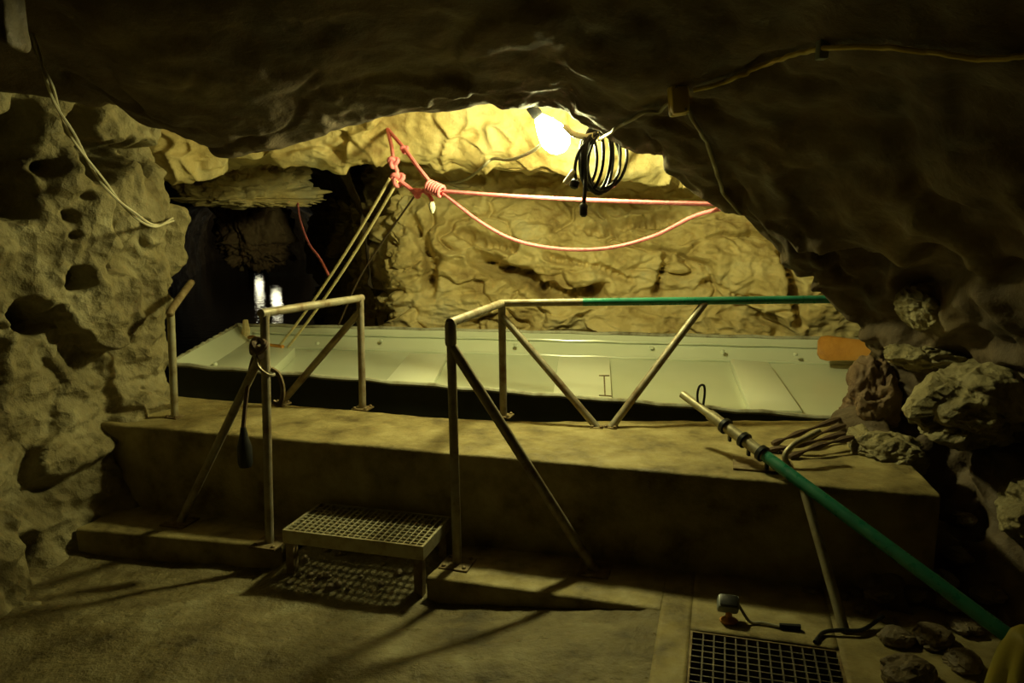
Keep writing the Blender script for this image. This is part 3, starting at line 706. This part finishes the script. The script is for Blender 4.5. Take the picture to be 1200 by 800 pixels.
knot(K1, .032, .014, M['pink'], t); knot(K2, .04, .016, M['pink'], t); knot(PY(474, 175, 5.3), .022, .012, M['pink'], t); knot(PY(489, 226, 5.03), .026, .013, M['pink'], t)
dR = PY(518, 224, 4.93) - PY(504, 218, 4.97)
for k in range(6):
    cc = PY(503, 218, 4.97) + dR * k / 5
    ax_ = Vector(dR).normalized(); e_ = ax_.orthogonal(); b_ = ax_.cross(e_)
    MB().tube([np.array(Vector(cc) + (e_ * math.cos(g) + b_ * math.sin(g)) * .024) for g in np.linspace(0, 2 * math.pi, 17)], .011, 8, False).build('wrap', M['pink'], t)
E1 = PY(842, 239, 4.0)
_h0 = PY(519, 224, 4.93); E1 = HIT(T_ROOF, _h0, E1 - _h0, .015) if HIT(T_ROOF, _h0, E1 - _h0) is not None else E1
MB().tube(sag(PY(519, 224, 4.93), E1, .012), RR * .9, 8).build('strand', M['pink'], t)
MB().tube(smooth_path([PY(519, 226, 4.93), PY(560, 258, 4.85), PY(600, 280, 4.75), PY(650, 291, 4.65), PY(710, 291, 4.55), PY(765, 277, 4.45), PY(812, 254, 4.2), E1 + (0, 0, -.02)]), RR * .85, 8).build('strand', M['pink'], t)
MB().tube(smooth_path([PY(498, 225, 5.0), PY(503, 229, 4.99), PY(507, 236, 4.99)]), RR, 8).build('tail', M['pink'], t)
lathe(MB(), PY(506, 236, 4.99), (0.05, 0, -1), [(.014, 0), (.022, .02), (.02, .05), (.008, .075)], 10).build('end_whipping', M['white'], t)
t = thing('mooring_line', K2, 'doubled straw-coloured mooring rope running from pink knot to boat bow', 'rope')
EB = B(.1, .7, -.085)
MOOR = sag(PY(457, 209, 5.1), EB + (-.02, 0, .02), .05)
MB().tube(sag(PY(457, 209, 5.1), EB + (-.02, 0, .02), .05), .010, 8).build('strand', M['yrope'], t)
MB().tube(sag(PY(466, 212, 5.08), EB + (.04, 0, .0), .05), .010, 8).build('strand', M['yrope'], t)
o = MB().tube(smooth_path([PY(487, 228, 5.05), PY(468, 255, 5.35), PY(445, 288, 5.75), PY(420, 328, 6.15), B(.165, 1, .01)]), .007, 6).build('thin_cord', M['cord']); tag(o, 'thin dark reddish cord trailing from the pink knots', 'cord')
o = MB().tube(smooth_path([SEE(T_BACK, 349, 238, .01), PY(352, 258, 7.2), PY(362, 285, 6.7), PY(375, 303, 6.2), MOOR[7]]), .01, 6).build('thin_cord', M['pink']); tag(o, 'thin pink cord hanging from the lit ledge in the tunnel', 'cord')

# ================================================================== CABLES
def cable(pts, r, mat, label, n=8): return tag(MB().tube(smooth_path(pts, n), r, 8).build('cable', M[mat]), label, 'cable')
_ce = SEE(T_BACK, 511, 212, .01)
_cp = lambda px, py, f: PY(px, py, min(4.34 + (_ce[1] - 4.34) * f, SEE(T_BACK, px, py)[1] - .12))
cable([PY(641, 164, 4.34), _cp(622, 178, .12), _cp(598, 187, .25), _cp(578, 186, .38), _cp(566, 195, .5), _cp(548, 209, .62), _cp(528, 214, .8), _ce], .011, 'cable', 'grey cable dangling from the glaring bulb towards the pink knot')
# black cable coil
cc = PY(702, 190, 4.02)
t = thing('cable_coil', cc, 'coil of black cable hanging from the rock edge right of the glaring bulb', 'cable')
for k, (ox, w_, h_, tl) in enumerate([(-.035, .055, .16, .1), (-.01, .07, .17, .05), (.0, .075, .18, -.02), (.03, .085, .17, .12), (.015, .10, .15, -.1), (.05, .1, .155, .2), (-.05, .045, .13, .0)]):
    pts = []
    for g in np.linspace(0, 2 * math.pi, 33):
        x_, z_ = w_ * math.sin(g), h_ * math.cos(g) + .0
        pts.append(cc + np.array([ox + x_ + tl * z_ * .5, .02 * math.cos(g * 2 + k) + .012 * k, z_ + .02]))
    MB().tube(pts, .0085, 8, False).build('loop', M['black'], t)
MB().tube(smooth_path([PY(700, 156, 4.0), PY(690, 162, 4.0), PY(686, 180, 4.0), PY(686, 215, 4.0), PY(684, 240, 4.0)]), .011, 8).build('tail', M['black'], t)
lathe(MB(), PY(684, 238, 4.0), (0, 0, -1), [(.014, 0), (.022, .012), (.02, .06), (.01, .07)], 10).build('plug', M['black'], t)
MB().tube(smooth_path([PY(697, 158, 4.0), PY(680, 175, 4.0), PY(674, 195, 4.0), PY(675, 212, 4.0)]), .009, 8).build('tail', M['black'], t)
lathe(MB(), PY(675, 210, 4.0), (-.3, 0, -1), [(.012, 0), (.024, .01), (.024, .04), (.012, .05)], 10).build('plug', M['black'], t)
MB().tube(smooth_path([PY(662, 148, 4.1), PY(672, 157, 4.06), PY(684, 160, 4.03), PY(696, 159, 4.0)]), .016, 8).build('sheath', M['white'], t)
_top = cc + np.array([0, 0, .17]); MB().tube([_top, HIT(T_ROOF, _top, (0, -.25, 1), .02)], .009, 8).build('hanger', M['black'], t)
o = MB().tube([PY(673, 200, 4.0), PY(662, 215, 4.0)], .014, 10).build('cork_stick', M['white']); tag(o, 'short pale stick hanging below the cable coil', 'stick')
# junction box and the cables that reach it
def front(px, py, y): return PY(px, py, y)
jb = ON(798, 106, .035)
t = thing('junction_box', jb, 'rounded yellow junction box fixed to the dark rock roof', 'junction box')
MB().box(jb, (.036, 0, .006), (0, .025, 0), (-.006, 0, .058)).build('lid', M['ybox'], t, True, .02)
MB().box(jb + (0, .025, 0), (.038, 0, .006), (0, .02, 0), (-.006, 0, .06)).build('housing', M['ybox'], t, True, .012)
for q in ((-.02, -.026, .04), (.02, -.026, -.04)): lathe(MB(), jb + np.array(q), (0, -1, 0), [(.005, 0), (.005, .003), (.002, .004)], 8).build('screw', M['steel'], t)
cable([PY(701, 164, 4.0), PY(708, 160, 3.74)] + trace(((716, 150), (735, 138), (755, 126), (772, 126), (790, 112))), .008, 'cable', 'short cable from the black cable coil up to the yellow junction box')
cable(trace(((812, 100), (850, 90), (900, 70), (940, 55), (968, 50), (1010, 48), (1060, 50), (1100, 55), (1150, 62), (1199, 61), (1260, 58))), .009, 'ybox', 'long yellow cable running along the dark roof from the junction box')
o = MB().box(ON(968, 52, .02), (.016, 0, 0), (0, .02, 0), (0, 0, .03)).build('cable_clip', M['greyplastic'], None, True, .006); tag(o, 'small clip holding the long yellow cable to the roof', 'clip')
cable(trace(((803, 122), (818, 142), (832, 168), (838, 195), (846, 222), (858, 238), (868, 248))), .009, 'cable', 'cable hanging from the yellow junction box down the leaning rock')
# pale twisted wire on the left wall
base = [ON(34, 40, -.01), PY(55, 90, 2.75), PY(70, 130, 2.9), PY(92, 170, 3.05), PY(120, 212, 3.25), PY(150, 245, 3.45), PY(180, 264, 3.7), SEE(T_LEFT, 203, 257, .01)]
sp = smooth_path(base, 10)
t = thing('twisted_wire', sp[0], 'pale two-strand wire hanging slack in front of the left wall', 'wire')
for ph in (0, math.pi):
    MB().tube([q + np.array([math.cos(k * .25 + ph), 0, math.sin(k * .25 + ph)]) * .008 for k, q in enumerate(sp)], .0055, 6).build('strand', M['wire'], t)
# pale stone block at the roof, upper left
V, Fc = ICO[5]
sb = PY(4, 10, 2.3); q = np.sign(V) * np.abs(V) ** .35 * np.array([.038, .06, .1]); q = q + .02 * fbm(q * 9 + 3, 3, 5)[:, None] * V
q[:, 2] -= .5 * q[:, 0] * 0.9
_up = HIT(T_ROOF, sb, (0, 0, 1)); q[:, 2] = np.where(q[:, 2] > 0, q[:, 2] * max(1, (_up[2] - sb[2] + .05) / .1), q[:, 2])
o = link('stone_block', q, Fc, M['stone']); o.location = tuple(map(float, sb)); tag(o, 'pale stone block hanging from the dark roof above the twisted wire', 'stone')

# ================================================================== LOOSE ROCKS
rk = [('boulder', PY(1006, 474, 4.0) + (0.06, .0, .0), (.15, .18, .2), 'rock_right', 41, 'brown boulder at the platform end hiding the boat side'),
      ('boulder', PY(1040, 535, 3.55), (.17, .2, .12), 'rock_left', 42, 'low olive boulder lying on the right end of the platform'),
      ('boulder', PY(1105, 482, 3.4) + (.18, 0, .02), (.24, .32, .16), 'rock_left', 43, 'large olive boulder jutting from the right wall above the green pipe'),
      ('boulder', PY(1066, 425, 3.8) + (.06, 0, .03), (.15, .18, .08), 'rock_left', 47, 'wedge of olive rock leaning behind the large jutting boulder'),
      ('boulder', PY(1165, 590, 3.0) + (.2, 0, -.02), (.15, .24, .12), 'rock_left', 48, 'dim boulder below the large jutting boulder on the right wall'),
      ('boulder', PY(1072, 366, 3.7) + (.05, 0, .04), (.11, .13, .11), 'rock_left', 46, 'small lit boulder high on the right wall beside the paddle')]
for nm, c, s, m_, sd, lab in rk: tag(boulder(nm, c, s, M[m_], sd, 5, rg=2.2, fs=.8, rot=sd * 1.3), lab, 'boulder')
spots = [(1032, 700, .05), (1012, 716, .035), (1040, 726, .04), (1052, 752, .065), (1092, 752, .075), (1105, 682, .06), (1068, 700, .055), (1112, 708, .07), (1130, 738, .06), (1003, 696, .035), (1062, 796, .1), (1128, 782, .07), (948, 694, .03), (1128, 612, .06), (1122, 655, .07), (985, 700, .035), (1158, 700, .07)]
RL = {12: 'small stone at the foot of the platform near the pipe leg', 1: 'small stone where the thin black cable ends', 10: 'largest of the rubble stones at the foot of the right wall', 13: 'rubble stone in the dark gap beside the platform end'}
for k, (px, py, r) in enumerate(spots):
    c = PZ(px, py, 0); w_ = SEE(T_ROOF, px, py); c = w_ if w_ is not None and w_[1] < c[1] else c
    o = boulder('rubble_stone', c + (0, 0, r * .25), (r, r * .8, r * .5), M['stone'], 200 + k, 3, rot=k, rg=1.7, fs=.8)
    tag(o, RL.get(k, 'angular rubble stone at the foot of the right rock wall'), 'stone', 'rubble along the right wall')
# dark twigs beside the boulder
t = thing('driftwood', PZ(960, 520, DZ), 'dark tangle of driftwood lying on the platform beside the brown boulder', 'driftwood')
for a, b, c in (((905, 520), (935, 508), (985, 490)), ((915, 530), (950, 512), (990, 498)), ((900, 528), (940, 520), (990, 508)), ((925, 536), (960, 522), (1000, 512))):
    MB().tube(smooth_path([PZ(*a, DZ + .01), PZ(*b, DZ + .05), PZ(*c, DZ + .07)]), [.012 + .006 * math.sin(i) for i in range(17)], 7).build('branch', M['cord'], t)
cable([PZ(955, 752, .01), PZ(965, 741, .012), PZ(985, 738, .02), PZ(1010, 738, .02), PZ(1035, 722, .03)], .008, 'black', 'thin black cable on the floor beside the drain grating')
